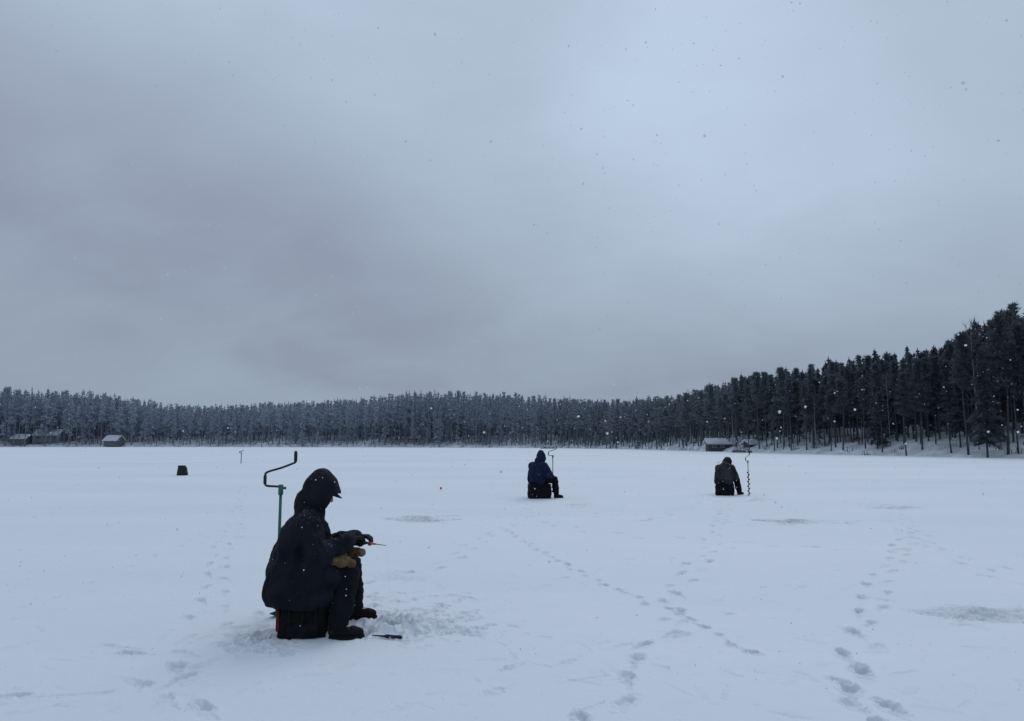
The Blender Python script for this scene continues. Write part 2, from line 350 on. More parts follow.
me = np_mesh('shore_bank', np.array(Vb), np.array(Fb)[:, ::-1], True); me.materials.append(M['banksnow'])
o = bpy.data.objects.new('shore_bank', me); C.objects.link(o); tag(o, 'snowy bank rising behind the lake shore', 'bank', kind='structure')
PX = [-400, 0, 50, 100, 135, 165, 200, 240, 270, 300, 330, 365, 400, 440, 500, 560, 600, 640, 680, 700, 740, 780, 820, 860, 900, 940, 970, 1000, 1024, 1400]
PY = [385, 388, 390, 392, 398, 402, 404, 405, 402, 401, 399, 398, 393, 391, 392, 397, 400, 398, 394, 387, 377, 369, 362, 355, 349, 343, 325, 311, 304, 275]
def ztop(X, Y):
    px = 512+F*X/max(Y, 1)*.99 if Y > 5 else 1400
    py = np.interp(px, PX, PY); d = ray(px, py); return min(CAMH+d.z*(Y/d.y), 27)
# dark forested hill behind
Vh = []; TH = [33, 38, 45, 58, 92, 150]
for p in S:
    d = p.normalized()
    for k, t in enumerate(TH):
        q = p+d*t; zt = ztop(q.x, q.y)
        f = [0, .50, .62, .68, .6, .3][k]
        z = bankz(q, t)-.8 if k == 0 else max(zt*f*(1+.10*noise.noise(Vector((q.x*.4, q.y*.4, k)))), bankz(q, t)+.3)
        Vh.append((q.x, q.y, z))
nT = len(TH); Fb = [(i*nT+j, i*nT+j+1, (i+1)*nT+j+1, (i+1)*nT+j) for i in range(len(S)-1) for j in range(nT-1)]
me = np_mesh('hill', np.array(Vh), np.array(Fb)[:, ::-1], True); me.materials.append(M['hill'])
o = bpy.data.objects.new('hill', me); C.objects.link(o); tag(o, 'dark wooded hill behind the shore', 'hill', kind='structure')
# ------------------------------------------------------------------ trees
def spike(V, Fc, p, d, ln, wd, rng):
    d = d/np.linalg.norm(d); s = np.cross(d, rng.normal(size=3)); s /= np.linalg.norm(s)+1e-9
    i = len(V); V += [p-s*wd/2, p+s*wd/2, p+d*ln]; Fc.append((i, i+1, i+2))
def trunk(rng, H, r, limbs, frac=1.0, n=7):
    V = []; Fc = []; K = 8; bx, by = rng.normal(size=2)*.15
    for k in range(K+1):
        t = k/K; rr = r*(1-t*.9)*(1.25 if k == 0 else 1)
        for a in range(n):
            V.append(np.array([bx*math.sin(t*3)+rr*math.cos(a*2*math.pi/n), by*math.sin(t*2.5)+rr*math.sin(a*2*math.pi/n), H*frac*t-(.3 if k == 0 else 0)]))
    for k in range(K):
        for a in range(n):
            i = k*n+a; j = k*n+(a+1) % n
            Fc += [(i, j, j+n), (i, j+n, i+n)]
    for (z, az, ln, up) in limbs:
        d = np.array([math.cos(az), math.sin(az), up]); p = np.array([bx*math.sin(z/H*3), by*math.sin(z/H*2.5), z]); w = r*.35
        for s in (np.array([0, 0, w]), np.array([-d[1], d[0], 0])*w):
            i = len(V); V += [p-s/2, p+s/2, p+d*ln]; Fc.append((i, i+1, i+2))
    return np.array(V), np.array(Fc)
def spruce(rng, H=12, low=1.0, Rm=1.9, q=1.0):
    V = []; Fc = []; nw = int(30*q); limbs = []
    for k in range(nw):
        t = k/nw; z = low+(H-low)*t**.95; r = Rm*(1-t)**.8*rng.uniform(.6, 1.2)+.16
        for b in range(int(7*(q if q < 1 else 1))+1):
            if rng.rand() < .1: continue
            az = rng.uniform(0, 2*math.pi); rr = r*rng.uniform(.6, 1.1); o = np.array([math.cos(az), math.sin(az), 0])
            limbs.append((z, az, rr*.8, -.25))
            for st in (.25, .55, .8) if q >= 1 else (.3, .7):
                p = o*rr*st+np.array([0, 0, z-rr*st*.4+rng.normal()*.06])
                d = o*.8+np.array([rng.normal()*.35, rng.normal()*.35, -.35+rng.normal()*.2])
                spike(V, Fc, p, d, rr*.5+.2, (.28+.22*rr)/(q**.7), rng)
    for k in range(5): spike(V, Fc, np.array([0, 0, H-1.1+.2*k]), np.array([rng.normal()*.1, rng.normal()*.1, 1]), .7, .24, rng)
    return np.array(V), np.array(Fc), limbs[::4]
def pine(rng, H=12, low=.45, Rm=1.7, q=1.0):
    V = []; Fc = []; limbs = []
    nl = int(30 if q >= 1 else 18)
    for k in range(nl):
        t = (k+rng.rand())/nl; z = H*(low+(1-low)*t*.93); az = rng.uniform(0, 2*math.pi)
        r = Rm*(math.sin(min(1, .3+t*.8)*math.pi)**.6*.75+.2)*rng.uniform(.4, 1.1)*(1-.66*t)
        limbs.append((z, az, r, .25)); c = np.array([math.cos(az)*r*.75, math.sin(az)*r*.75, z+r*.25])
        cs = rng.uniform(.42, .75)*(1-.4*t)
        for j in range(int(36 if q >= 1 else 13)):
            v = rng.normal(size=3); v /= np.linalg.norm(v); v[2] = v[2]*.55+.12
            p = c+v*cs*np.array([1.1, 1.1, .7])*rng.uniform(.2, 1)
            spike(V, Fc, p, v+np.array([0, 0, .5]), .42, .16/(q**.9), rng)
    for k in range(int(60 if q >= 1 else 18)):
        z = H*rng.uniform(.78, .95); v = rng.normal(size=3); v[2] = abs(v[2])+.8
        spike(V, Fc, np.array([rng.normal()*.16, rng.normal()*.16, z]), v, .5, .18/(q**.8), rng)
    for k in range(9): limbs.append((H*rng.uniform(.15, low), rng.uniform(0, 6.3), rng.uniform(.3, 1.1), -.1))
    return np.array(V), np.array(Fc), limbs
def birch(rng, H=12, q=1.0):
    V = []; Fc = []; limbs = []
    for k in range(int(26*q)):
        z = H*rng.uniform(.3, .95); az = rng.uniform(0, 6.3); ln = (1-z/H)*2.6+.5
        limbs.append((z, az, ln, 1.1)); o = np.array([math.cos(az), math.sin(az), 1.1])
        for j in range(int(16)):
            p = np.array([0, 0, z])+o*ln*rng.uniform(.2, 1.0)
            spike(V, Fc, p, o+rng.normal(size=3)*.7, rng.uniform(.4, .9), .05/q, rng)
    return np.array(V), np.array(Fc), limbs
protos = {}; low_ = {}
for kind, fn, n in (('pine', pine, 6), ('spruce', spruce, 5), ('birch', birch, 3)):
    protos[kind] = []; low_[kind] = []
    for i in range(n):
        rng = np.random.RandomState(100+i*7+len(kind))
        kw = {}
        if kind == 'pine': kw = dict(low=(.36, .46, .50, .40, .43, .54)[i], Rm=(1.7, 1.35, 1.5, 1.9, 1.25, 1.6)[i])
        if kind == 'spruce': kw = dict(low=(2.0, 3.2, 2.6, 1.4, 2.2)[i], Rm=(1.5, 1.2, 1.8, 1.3, 1.1)[i])
        v, f, lb = fn(rng, **kw); tv, tf = trunk(rng, 12, .105 if kind != 'birch' else .08, lb, .97)
        protos[kind].append((np_mesh(kind+'_crown', v, f), np_mesh(kind+'_trunk', tv, tf)))
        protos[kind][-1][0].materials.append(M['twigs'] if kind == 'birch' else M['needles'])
        protos[kind][-1][1].materials.append(M['birch_bark'] if kind == 'birch' else M['bark'])
        if kind != 'birch':
            v, f, lb = fn(rng, q=.55, **kw); tv, tf = trunk(rng, 12, .13, lb[:6], .97, 5); low_[kind].append((v, f, tv, tf))
cands = []
rng = np.random.RandomState(5)
rows = [2.0, 5, 8, 11.5, 15, 18.5, 22, 26, 30, 34, 38, 43]
for ri, t0 in enumerate(rows):
    q = rng.uniform(0, 1.5)
    for a, b in zip(S, S[1:]):
        l = (b-a).length
        while q < l:
            p = a.lerp(b, q/l); t = t0+rng.uniform(-2.0, 2.4); t = max(t, .8); pp = p+p.normalized()*t
            q += rng.uniform(1.1, 2.8)*(1.8 if ri == 0 else 1.3 if ri < 3 else 1)
            if pp.y < 20: continue
            z = bankz(pp, t); px, py = proj(pp.x, pp.y, z)
            if px < -60 or px > 1090: continue
            zt = ztop(pp.x, pp.y)
            if ri < 2: f = rng.uniform(.60, .92)
            elif ri < 5: f = rng.uniform(.72, .98)
            else: f = rng.uniform(.82, 1.0)
            if rng.rand() < .08: f = rng.uniform(1.0, 1.06)
            if ri < 4 and rng.rand() < .06: f *= .38
            H = max((zt-z)*f, 2.0)
            kind = 'pine' if rng.rand() < (.82 if ri < 5 else .45) else 'spruce'
            if f < .42: kind = 'spruce'
            if ri < 3 and rng.rand() < .08: kind = 'birch'
            cands.append([H*F/pp.y, pp.x, pp.y, z, H, kind, px])
        q -= l
cands.sort(key=lambda c: -c[0])
NI = 296
LAB = {'pine': ('pine tree with a bare lower trunk among many in the shore forest', 'pines in the shore forest'),
       'spruce': ('pointed dark spruce tree among many in the shore forest', 'spruces in the shore forest'),
       'birch': ('leafless pale trunked birch tree standing along the shore forest', 'birches along the shore forest')}
def put_tree(kind, x, y, z, H, wf=1.0, label=None, group=None):
    cr, tr = protos[kind][rng.randint(len(protos[kind]))]
    e = empty(kind+'_tree', (x, y, z-.1), rng.uniform(0, 6.28)); s = H/12
    ws = s**.6*wf*rng.uniform(.8, 1.15); e.scale = (ws, ws, s)
    tag(e, label or LAB[kind][0], 'tree', (None if label else LAB[kind][1]))
    obj('trunk', tr, None, e, False); obj('crown', cr, None, e, False)
    return e
ind = [c for c in cands[:NI]]; rest = cands[NI:]
for c in ind: put_tree(c[5], c[1], c[2], c[3], c[4])
for (px, depth, topy, kind, label) in ((1008, 76, 310, 'pine', 'tallest dark pine tree near the right edge of the picture'),
                                 (733, 131, 392, 'birch', 'slender pale birch standing alone at the water edge beside the low cabins')):
    d = ray(px, 452); X = d.x/d.y*depth; z = .3 if kind == 'birch' else .7
    dt = ray(px, topy); H = CAMH+dt.z/dt.y*depth-z
    put_tree(kind, X, depth, z, H, 1.0, label)
VV = []; FF = []; nv = 0; mt = []
for c in rest:
    k = c[5] if c[5] != 'birch' else 'spruce'
    v, f, tv, tf = low_[k][rng.randint(len(low_[k]))]; a = rng.uniform(0, 6.28); s = c[4]/12; ws = s**.6*rng.uniform(.85, 1.25)
    ca, sa = math.cos(a)*ws, math.sin(a)*ws
    for (v_, f_, m_) in ((v, f, 0), (tv, tf, 1)):
        o = np.empty_like(v_); o[:, 0] = v_[:, 0]*ca-v_[:, 1]*sa+c[1]; o[:, 1] = v_[:, 0]*sa+v_[:, 1]*ca+c[2]; o[:, 2] = v_[:, 2]*s+c[3]-.1
        VV.append(o); FF.append(f_+nv); nv += len(v_); mt.append(np.full(len(f_), m_))
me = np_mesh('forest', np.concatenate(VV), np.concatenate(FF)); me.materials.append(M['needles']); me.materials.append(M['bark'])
me.polygons.foreach_set('material_index', np.concatenate(mt).astype(np.int32))
o = bpy.data.objects.new('forest', me); C.objects.link(o); tag(o, 'hazy far conifer forest lining the opposite shore', 'forest', kind='stuff')
print('trees', len(ind), len(rest), 'faces', len(me.polygons))
# brush along the water edge
V = []; Fc = []
for a in S:
    if a.y < 30: continue
    for k in range(3):
        t = rng.uniform(.6, 22); p = a+a.normalized()*t+Vector((rng.uniform(-1.2, 1.2), rng.uniform(-1, 1), 0)); z = bankz(p, t); h = rng.uniform(.3, 1.5)
        for j in range(10):
            spike(V, Fc, np.array([p.x+rng.normal()*.3, p.y+rng.normal()*.3, z-.1]), np.array([rng.normal()*.35, rng.normal()*.35, 1]), h*rng.uniform(.5, 1), .10, rng)
me = np_mesh('brush', np.array(V), np.array(Fc)); me.materials.append(M['twigs'])
o = bpy.data.objects.new('brush', me); C.objects.link(o); tag(o, 'bare brush growing along the snowy shore', 'brush', kind='stuff')
# ------------------------------------------------------------------ cabins and boats on the shore
def cabin(name, label, px, base, depth, W, D, H, RH, mat, rz, wins=2):
    d = ray(px, 447); x = d.x/d.y*depth
    e = empty(name, (x, depth, base), rz); tag(e, label, 'cabin')
    bm = bmesh.new(); box(bm, (0, 0, H/2-.4), (W, D, H+.8))
    for s in (-1, 1):
        v = [bm.verts.new((s*W/2, -D/2, H+.001)), bm.verts.new((s*W/2, D/2, H+.001)), bm.verts.new((s*W/2, 0, H+RH))]; bm.faces.new(v)
    obj('wall', bm, mat, e, False)
    bm = bmesh.new(); o_ = .45
    sl_ = RH/(D/2)
    pts = [(-D/2-o_, H-o_*sl_), (0, H+RH), (D/2+o_, H-o_*sl_)]
    up = [(y, z+.05) for y, z in pts]; top = [(y, z+.30) for y, z in pts]
    ring = up+top[::-1]; A = [bm.verts.new((-W/2-.4, y, z)) for y, z in ring]; B = [bm.verts.new((W/2+.4, y, z)) for y, z in ring]
    n = len(ring)
    for k in range(n): bm.faces.new((A[k], A[(k+1) % n], B[(k+1) % n], B[k]))
    bm.faces.new((A[0], A[5], A[4], A[1])); bm.faces.new((A[1], A[4], A[3], A[2])); bm.faces.new((B[0], B[1], B[4], B[5])); bm.faces.new((B[1], B[2], B[3], B[4]))
    bmesh.ops.recalc_face_normals(bm, faces=bm.faces)
    rf = obj('roof', bm, M['roofsnow'], e, False)
    bm = bmesh.new(); box(bm, (W*.22, D*.18, H+RH+.2), (.45, .45, .9)); obj('chimney', bm, M['logs'], rf, False)
    for k in range(wins):
        xx = -W/2+W*(k+.7)/(wins+.9); bm = bmesh.new(); box(bm, (xx, -D/2-.03, H*.55), (W*.13, .05, H*.34)); wn = obj('window', bm, M['glass'], e, False)
        bm = bmesh.new(); ww, hh = W*.13, H*.34
        for (cx_, cz_, sx_, sz_) in ((0, hh/2+.05, ww+.2, .1), (0, -hh/2-.05, ww+.2, .1), (-ww/2-.05, 0, .1, hh), (ww/2+.05, 0, .1, hh), (0, 0, .06, hh)):
            box(bm, (xx+cx_, -D/2-.07, H*.55+cz_), (sx_, .04, sz_))
        obj('frame', bm, M['trim'], wn, False)
    bm = bmesh.new(); box(bm, (W*.34, -D/2-.04, H*.4), (.9, .06, min(H*.8, 2))); obj('door', bm, M['logs'] if mat != M['logs'] else M['redwall'], e, False)
cabin('cabin', 'largest pale cabin with snowy roof among the trees at far left', 49, 2.4, 288, 9, 6, 2.2, 2.0, M['yellowwall'], R(8), 3)
cabin('cabin', 'dark cabin closest to the left edge, under the far trees', 22, 1.5, 285, 6, 4, 1.8, 1.4, M['logs'], R(-5), 2)
cabin('cabin', 'small grey cabin with snowy roof close to the ice left of the backpack', 114, 1.0, 281, 5.5, 4.5, 1.5, 1.7, M['logs'], R(-12))
cabin('cabin', 'little brown boathouse on the middle of the far shore', 588, .6, 246, 5, 4, 1.4, 1.0, M['logs'], R(5), 1)
cabin('cabin', 'low dark cabin left of the slender birch on the right shore', 719, .4, 134, 4.2, 3.4, 1.0, .7, M['logs'], R(-6))
cabin('cabin', 'narrow brown shed right of the slender birch', 755, .45, 126, 3.0, 2.4, .9, .55, M['redwall'], R(10), 1)
cabin('cabin', 'brown lakeside hut farthest right along the shore', 786, .45, 119, 2.6, 2.2, .8, .5, M['logs'], R(-15), 1)
def boat(px, py, rz, label, ln=4.2):
    p = at(px, py); e = empty('rowing_boat', (p.x, p.y, 0), rz); tag(e, label, 'boat', None)
    bm = bmesh.new(); K = 14; n = 10; rings = []
    for k in range(K+1):
        t = k/K*2-1; wdt = .72*(1-abs(t)**2.6)**.7+.02; h = .5*(1-abs(t)**3)**.5+.06
        rings.append([bm.verts.new((t*ln/2, math.cos(math.pi*a/n)*wdt, math.sin(math.pi*a/n)**.7*h)) for a in range(n+1)])
    for a, b in zip(rings, rings[1:]):
        for k in range(n): bm.faces.new((a[k], a[k+1], b[k+1], b[k]))
    obj('hull', bm, M['boat'], e); bm = bmesh.new(); box(bm, (0, 0, .57), (ln*.8, .05, .06), bevel=.01); obj('keel', bm, M['logs'], e)
boat(548, 448.6, R(10), 'upturned rowing boat on the far shore behind the middle fisher')
boat(742, 452.6, R(-20), 'upturned rowing boat beside the slender birch', 3.2)
# ------------------------------------------------------------------ volumes for figures
def capsule(bm, p0, r0, p1, r1, n=14):
    p0 = Vector(p0); p1 = Vector(p1); d = p1-p0; l = d.length
    d = d.normalized() if l > 1e-6 else Vector((0, 0, 1)); x = d.orthogonal().normalized(); y = d.cross(x)
    prof = [(p0, -math.cos(a)*r0, math.sin(a)*r0) for a in (R(22), R(45), R(68), R(90))]+[(p1, math.cos(a)*r1, math.sin(a)*r1) for a in (R(90), R(68), R(45), R(22))]
    rings = [[bm.verts.new(c+d*h+(x*math.cos(2*math.pi*k/n)+y*math.sin(2*math.pi*k/n))*rr) for k in range(n)] for c, h, rr in prof]
    for a, b in zip(rings, rings[1:]):
        for k in range(n): bm.faces.new((a[k], a[(k+1) % n], b[(k+1) % n], b[k]))
    t0 = bm.verts.new(p0-d*r0); t1 = bm.verts.new(p1+d*r1)
    for k in range(n):
        bm.faces.new((t0, rings[0][(k+1) % n], rings[0][k])); bm.faces.new((t1, rings[-1][k], rings[-1][(k+1) % n]))
def blob(caps, voxel, it=4, fold=0.0, fscale=(9, 9, 4), zmin=None, cut=None):
    bm = bmesh.new()
    for c in caps:
        p0, r0, p1, r1 = c; capsule(bm, p0, r0, p1, r1)
    me = bpy.data.meshes.new('tmp'); bm.to_mesh(me); bm.free()
    o = bpy.data.objects.new('tmp', me); C.objects.link(o)
    m = o.modifiers.new('r', 'REMESH'); m.mode = 'VOXEL'; m.voxel_size = voxel
    if it: s = o.modifiers.new('s', 'SMOOTH'); s.iterations = it; s.factor = .5
    dg = bpy.context.evaluated_depsgraph_get(); dg.update()
    r = bpy.data.meshes.new_from_object(o.evaluated_get(dg)); bpy.data.objects.remove(o); bpy.data.meshes.remove(me)
    bm = bmesh.new(); bm.from_mesh(r); bm.normal_update()
    if fold:
        nn = [v.normal.copy() for v in bm.verts]
        for v, n in zip(bm.verts, nn):
            c = v.co; q = Vector((c.x*fscale[0], c.y*fscale[1], c.z*fscale[2]))
            a = noise.noise(q+Vector((noise.noise(q*.5), 0, 2))); b = 1-abs(noise.noise(q*1.9+Vector((5, 1, 0))))*2
            v.co += n*fold*(a*.9+b*.45)
    if zmin is not None:
        for v in bm.verts:
            if v.co.z < zmin: v.co.z = zmin
    if cut is not None:
        bmesh.ops.bisect_plane(bm, geom=bm.verts[:]+bm.edges[:]+bm.faces[:], plane_co=(0, 0, cut), plane_no=(.12, 0, 1), clear_inner=True)
    bm.to_mesh(r); bm.free(); return r
def hand(W, D, Pn, side, k=1.0, out=None, curl=1.0):
    W = Vector(W); D = Vector(D).normalized(); Pn = Vector(Pn); Pn = (Pn-D*Pn.dot(D)).normalized(); Sv = D.cross(Pn)*side
    caps = []
    for off in (-.032, -.011, .011, .032): caps.append((W+Sv*off*.6, .014*k, W+D*.085+Sv*off, .0125*k))
    for off, lf in ((-.033, .78), (-.011, .95), (.011, 1.0), (.033, .92)):
        p = W+D*.088+Sv*off; an = 0
        for sl_, da, rr in ((.042, 38, .0105), (.027, 55, .0095), (.021, 45, .0085)):
            an += R(da)*curl; dv = D*math.cos(an)+Pn*math.sin(an); q = p+dv*sl_*lf; caps.append((p, rr*k, q, rr*.92*k)); p = q
    p = W+D*.02+Sv*.03; q = p+(Sv*.7+D*.7+Pn*.35).normalized()*.042; caps.append((p, .014*k, q, .0115*k))
    q2 = q+(D*.8+Pn*.7-Sv*.1).normalized()*.032; caps.append((q, .011*k, q2, .0095*k)); q3 = q2+(D*.4+Pn*.7-Sv*.5).normalized()*.024; caps.append((q2, .0095*k, q3, .0085*k))
    grip = W+D*.10+Pn*.034
    return caps, grip, Sv
def arr(a): return Vector(a)
def person(label, loc, rz, po, mats, vx=.008, capbrim=True, group=None):
    e = empty('person', loc, rz); tag(e, label, 'person', group)
    pel, ch, nk, hd = map(arr, (po['pelvis'], po['chest'], po['neck'], po['head'])); tilt = po.get('tilt', 35); bk = po.get('bulk', 1.0)
    Fd = Vector((math.cos(R(tilt)), 0, -math.sin(R(tilt)))); Ud = Vector((math.sin(R(tilt)), 0, math.cos(R(tilt))))
    Y = Vector((0, 1, 0)); yaw = Matrix.Rotation(R(po.get('yaw', 0)), 3, 'Z'); Fd = yaw@Fd; Ud = yaw@Ud; Y = yaw@Y
    body = [(pel, .13, ch, .13), (pel+Vector((0, .07, 0)), .11, pel-Vector((0, .07, 0)), .11), (ch, .06, nk, .058), (nk, .055, hd-Ud*.04, .055)]
    body += [(hd+Ud*.035-Fd*.02, .088, hd+Ud*.03+Fd*.015, .083), (hd-Ud*.045+Fd*.03, .058, hd-Ud*.075+Fd*.055, .036), (hd-Ud*.01+Fd*.05, .06, hd-Ud*.02+Fd*.055, .055),
             (hd+Ud*.022+Fd*.098, .010, hd-Ud*.02+Fd*.122, .014), (hd-Ud*.055+Fd*.098-Y*.02, .008, hd-Ud*.055+Fd*.098+Y*.02, .008), (hd-Ud*.068+Fd*.095-Y*.016, .008, hd-Ud*.068+Fd*.095+Y*.016, .008)]
    for s in (-1, 1):
        body += [(hd+Ud*.035+Fd*.085+Y*s*.045, .012, hd+Ud*.035+Fd*.093+Y*s*.018, .012), (hd+Ud*.012+Fd*.082+Y*s*.032, .013, hd+Ud*.012+Fd*.083+Y*s*.032, .013),
                 (hd+Y*s*.083+Ud*.02, .014, hd+Y*s*.085-Ud*.02, .012)]
    coat = [(pel+Vector((0, 0, .03)), .17*bk, ch, .165*bk), (ch+Vector((0, .08, 0)), .14*bk, ch-Vector((0, .08, 0)), .14*bk), (ch, .14*bk, nk, .11),
            (nk-Fd*.05, .105, hd-Fd*.05-Ud*.10, .09)]
    coat += [tuple(map(lambda q: arr(q) if hasattr(q, '__len__') else q, c)) for c in po.get('coat', [])]
    tr = [(pel+Vector((0, .07, .0)), .13, pel-Vector((0, .07, 0)), .13)]; grips = []
    gl = []; bt = []
    for s, k in ((-1, 'r'), (1, 'l')):
        sh, el, wr = map(arr, po['arm_'+k]); hp = pel+Vector((.02, .1*s, 0)); kn, an = map(arr, po['leg_'+k]); td = arr(po['toe_'+k]).normalized()
        body += [(ch, .09, sh, .06), (sh, .055, el, .043), (el, .042, wr, .028), (hp, .09, kn, .055), (kn, .053, an, .036), (an, .036, an+td*.13-Vector((0, 0, .05)), .028)]
        coat += [(ch, .12*bk, sh, .10*bk), (sh, .105*bk, el, .095*bk), (el, .092*bk, wr-(wr-el)*.05, .06), (nk, .08, sh, .09)]
        md = kn.lerp(an, .7)
        tr += [(hp, .115, kn, .088), (kn, .088, md, .088), (kn, .088, kn+(an-kn)*.3, .082), (md, .088, an+Vector((0, 0, .03)), .078), (an+Vector((0, 0, .03)), .076, an+Vector((0, 0, .01)), .07)]
        hc, g_, sv = hand(wr, po['hand_'+k][0], po['hand_'+k][1], -s, 1.0, curl=po['hand_'+k][2]); body += hc; grips.append((g_, sv))
        hg, _, _ = hand(wr, po['hand_'+k][0], po['hand_'+k][1], -s, 1.3, curl=po['hand_'+k][2]); hg.append((wr-(wr-el).normalized()*.05, .042, wr, .036)); gl.append(hg)
        side = Vector((-td.y, td.x, 0)); dz = Vector((0, 0, 1))
        bt.append([(an+dz*.10, .062, an, .056), (an-td*.03-dz*.045, .048, an+td*.04-dz*.045, .050),
                   (an+td*.02-dz*.045, .050, an+td*.12-dz*.055, .044), (an+td*.12-dz*.055+side*.010, .042, an+td*.16-dz*.06, .036)])
    obj('body', blob(body, max(vx*.8, .006), 2), M['skin'], e)
    obj('coat', blob(coat, vx*1.2, 4, po.get('fold', .018), (9, 9, 5), cut=po.get('hem')), mats['coat'], e)
    obj('trousers', blob(tr, vx*1.2, 3, .013, (9, 9, 18), cut=.045), mats['trousers'], e)
    for h in gl: obj('glove', blob(h, max(vx*.6, .0045), 2), M['glove'], e)
    for b in bt:
        bo = obj('boot', blob(b, vx, 3, .003, (12, 12, 16), zmin=.014), M['boot'], e)
        bm = bmesh.new(); c0 = b[1][0]; c1 = b[3][2]; dv = Vector((c1.x-c0.x, c1.y-c0.y, 0)); ln = dv.length; dv.normalize(); sd_ = Vector((-dv.y, dv.x, 0)); ring = []
        for k in range(24):
            a = 2*math.pi*k/24; q = Vector((c0.x, c0.y, 0))+dv*(ln/2+math.cos(a)*(ln/2+.042))+sd_*math.sin(a)*(.045+.005*math.cos(a)); ring.append(q)
        lo = [bm.verts.new(q+Vector((0, 0, -.012))) for q in ring]; hi = [bm.verts.new(q+Vector((0, 0, .022))) for q in ring]
        for k in range(24): bm.faces.new((lo[k], lo[(k+1) % 24], hi[(k+1) % 24], hi[k]))
        bm.faces.new(lo[::-1]); bm.faces.new(hi); obj('sole', bm, M['sole'], bo, False)
    # hood: shell open to the face, slightly pointed at the crown, running down into the collar
    bm = bmesh.new(); bmesh.ops.create_uvsphere(bm, u_segments=40, v_segments=28, radius=1)
    dirn = (Fd*.95-Ud*.25).normalized(); pk = (Ud*.85-Fd*.5).normalized(); nkd = (nk-Fd*.02-hd)
    B = Matrix((Fd, Y, Ud)).transposed()
    for v in bm.verts:
        c = v.co.copy()
        c.x *= .128 if c.x > 0 else .134; c.y *= .122; c.z *= .155 if c.z > 0 else .165
        v.co = hd+Ud*.012-Fd*.005+B@c
    kill = [f for f in bm.faces if (f.calc_center_median()-hd).normalized().dot(dirn) > .68]
    bmesh.ops.delete(bm, geom=kill, context='FACES')
    for v in bm.verts:
        dn = (v.co-hd).normalized(); a = dn.dot(dirn)
        if a > .35: v.co += Fd*.03*(a-.35)/.3
        b = max(0, dn.dot(pk)); v.co += pk*.045*b**5*po.get('peak', .6)
        v.co += v.normal*.014*noise.noise(v.co*13+Vector(loc))
        low__ = max(0, dn.dot(nkd.normalized())); v.co += nkd*.45*low__**1.5
    ho = obj('hood', bm, mats['hood'], e); sm = ho.modifiers.new('thickness', 'SOLIDIFY'); sm.thickness = .014; sm.offset = 0; ss = ho.modifiers.new('smooth', 'SUBSURF'); ss.levels = 1; ss.render_levels = 1
    obj('neck_gaiter', blob([(hd-Ud*.05+Fd*.02, .082, hd-Ud*.06+Fd*.052, .062), (nk, .075, hd-Ud*.07, .08)], vx, 3, .004, (20, 20, 30)), M['knit'], e)
    cp_ = obj('cap', blob([(hd+Ud*.05-Fd*.02, .10, hd+Ud*.06+Fd*.012, .094)], vx, 2), M['knit'], e)
    if capbrim:
        bm = bmesh.new(); top = []; nA, nB = 12, 5
        for j in range(nB+1):
            row = []
            for i in range(nA+1):
                a = (i/nA-.5)*math.pi*.86; rr = .085+.085*(j/nB)*math.cos(a)**.5
                row.append(bm.verts.new(hd+Ud*(.055-.02*(j/nB)-.02*math.sin(a)**2)+Fd*(rr*math.cos(a)+.012)+Y*(.085*math.sin(a))))
            top.append(row)
        for a, b in zip(top, top[1:]):
            for i in range(nA): bm.faces.new((a[i], a[i+1], b[i+1], b[i]))
        br = obj('brim', bm, M['knit'], cp_); sm = br.modifiers.new('t', 'SOLIDIFY'); sm.thickness = .006
    return e, grips
DK = dict(coat=M['coat'], trousers=M['trousers'], hood=M['coat'])
pose1 = dict(pelvis=(-.17, 0, .46), chest=(-.065, 0, .76), neck=(-.01, 0, .94), head=(.048, 0, 1.105), tilt=30, yaw=-4, peak=.5, fold=.024,
    arm_r=((-.045, -.18, .83), (.04, -.27, .62), (.30, -.13, .735)), arm_l=((-.05, .18, .83), (.08, .27, .61), (.36, .06, .725)),
    hand_r=((.70, .55, -.05), (.0, 0, -1), 1.0), hand_l=((.85, -.35, .02), (0, 0, -1), .9),
    leg_r=((.28, -.20, .47), (.21, -.30, .10)), leg_l=((.32, .2, .48), (.36, .30, .10)), toe_r=(1, -.05, 0), toe_l=(1, .05, 0), hem=.21,
    coat=[((-.13, .14, .75), .12, (-.21, .16, .34), .15), ((-.13, -.14, .75), .12, (-.21, -.16, .34), .155), ((-.09, 0, .82), .12, (-.20, 0, .5), .15), ((-.18, 0, .55), .15, (-.20, -.1, .29), .14),
          ((-.1, -.16, .46), .14, (.14, -.19, .455), .12), ((-.1, .16, .5), .13, (.12, .18, .47), .12), ((-.10, -.20, .30), .12, (.10, -.22, .31), .10), ((.0, 0, .80), .12, (.07, -.02, .56), .15),
          ((.02, -.22, .58), .11, (-.04, -.22, .40), .13), ((.1, -.18, .60), .10, (.09, -.16, .50), .12)])
BX = -1.624; BY = 6.15
p1, gr = person('foreground person in a hooded dark coat and peaked cap, seated holding a short fishing rod', (BX, BY, 0), R(15), pose1, DK, .0085)
mw = Matrix.Translation((BX, BY, 0))@Matrix.Rotation(R(15), 4, 'Z')
g_, sv = gr[0]; e = empty('fishing_rod', mw@g_); tag(e, 'short ice fishing rod with an orange band held by the foreground fisher', 'fishing rod')
tip = Vector(((385-512)/F*5.98, BY+.02, .668)); h0 = mw@g_; ax = (tip-h0).normalized(); e.location = h0
bm = bmesh.new(); tube(bm, [-ax*.07, -ax*.02, ax*.05, ax*.09], [.010, .012, .011, .007]); obj('grip', bm, M['black'], e)
bm = bmesh.new(); tube(bm, [ax*.08, ax*.10, ax*.13], [.009, .010, .007]); obj('band', bm, M['orange'], e)
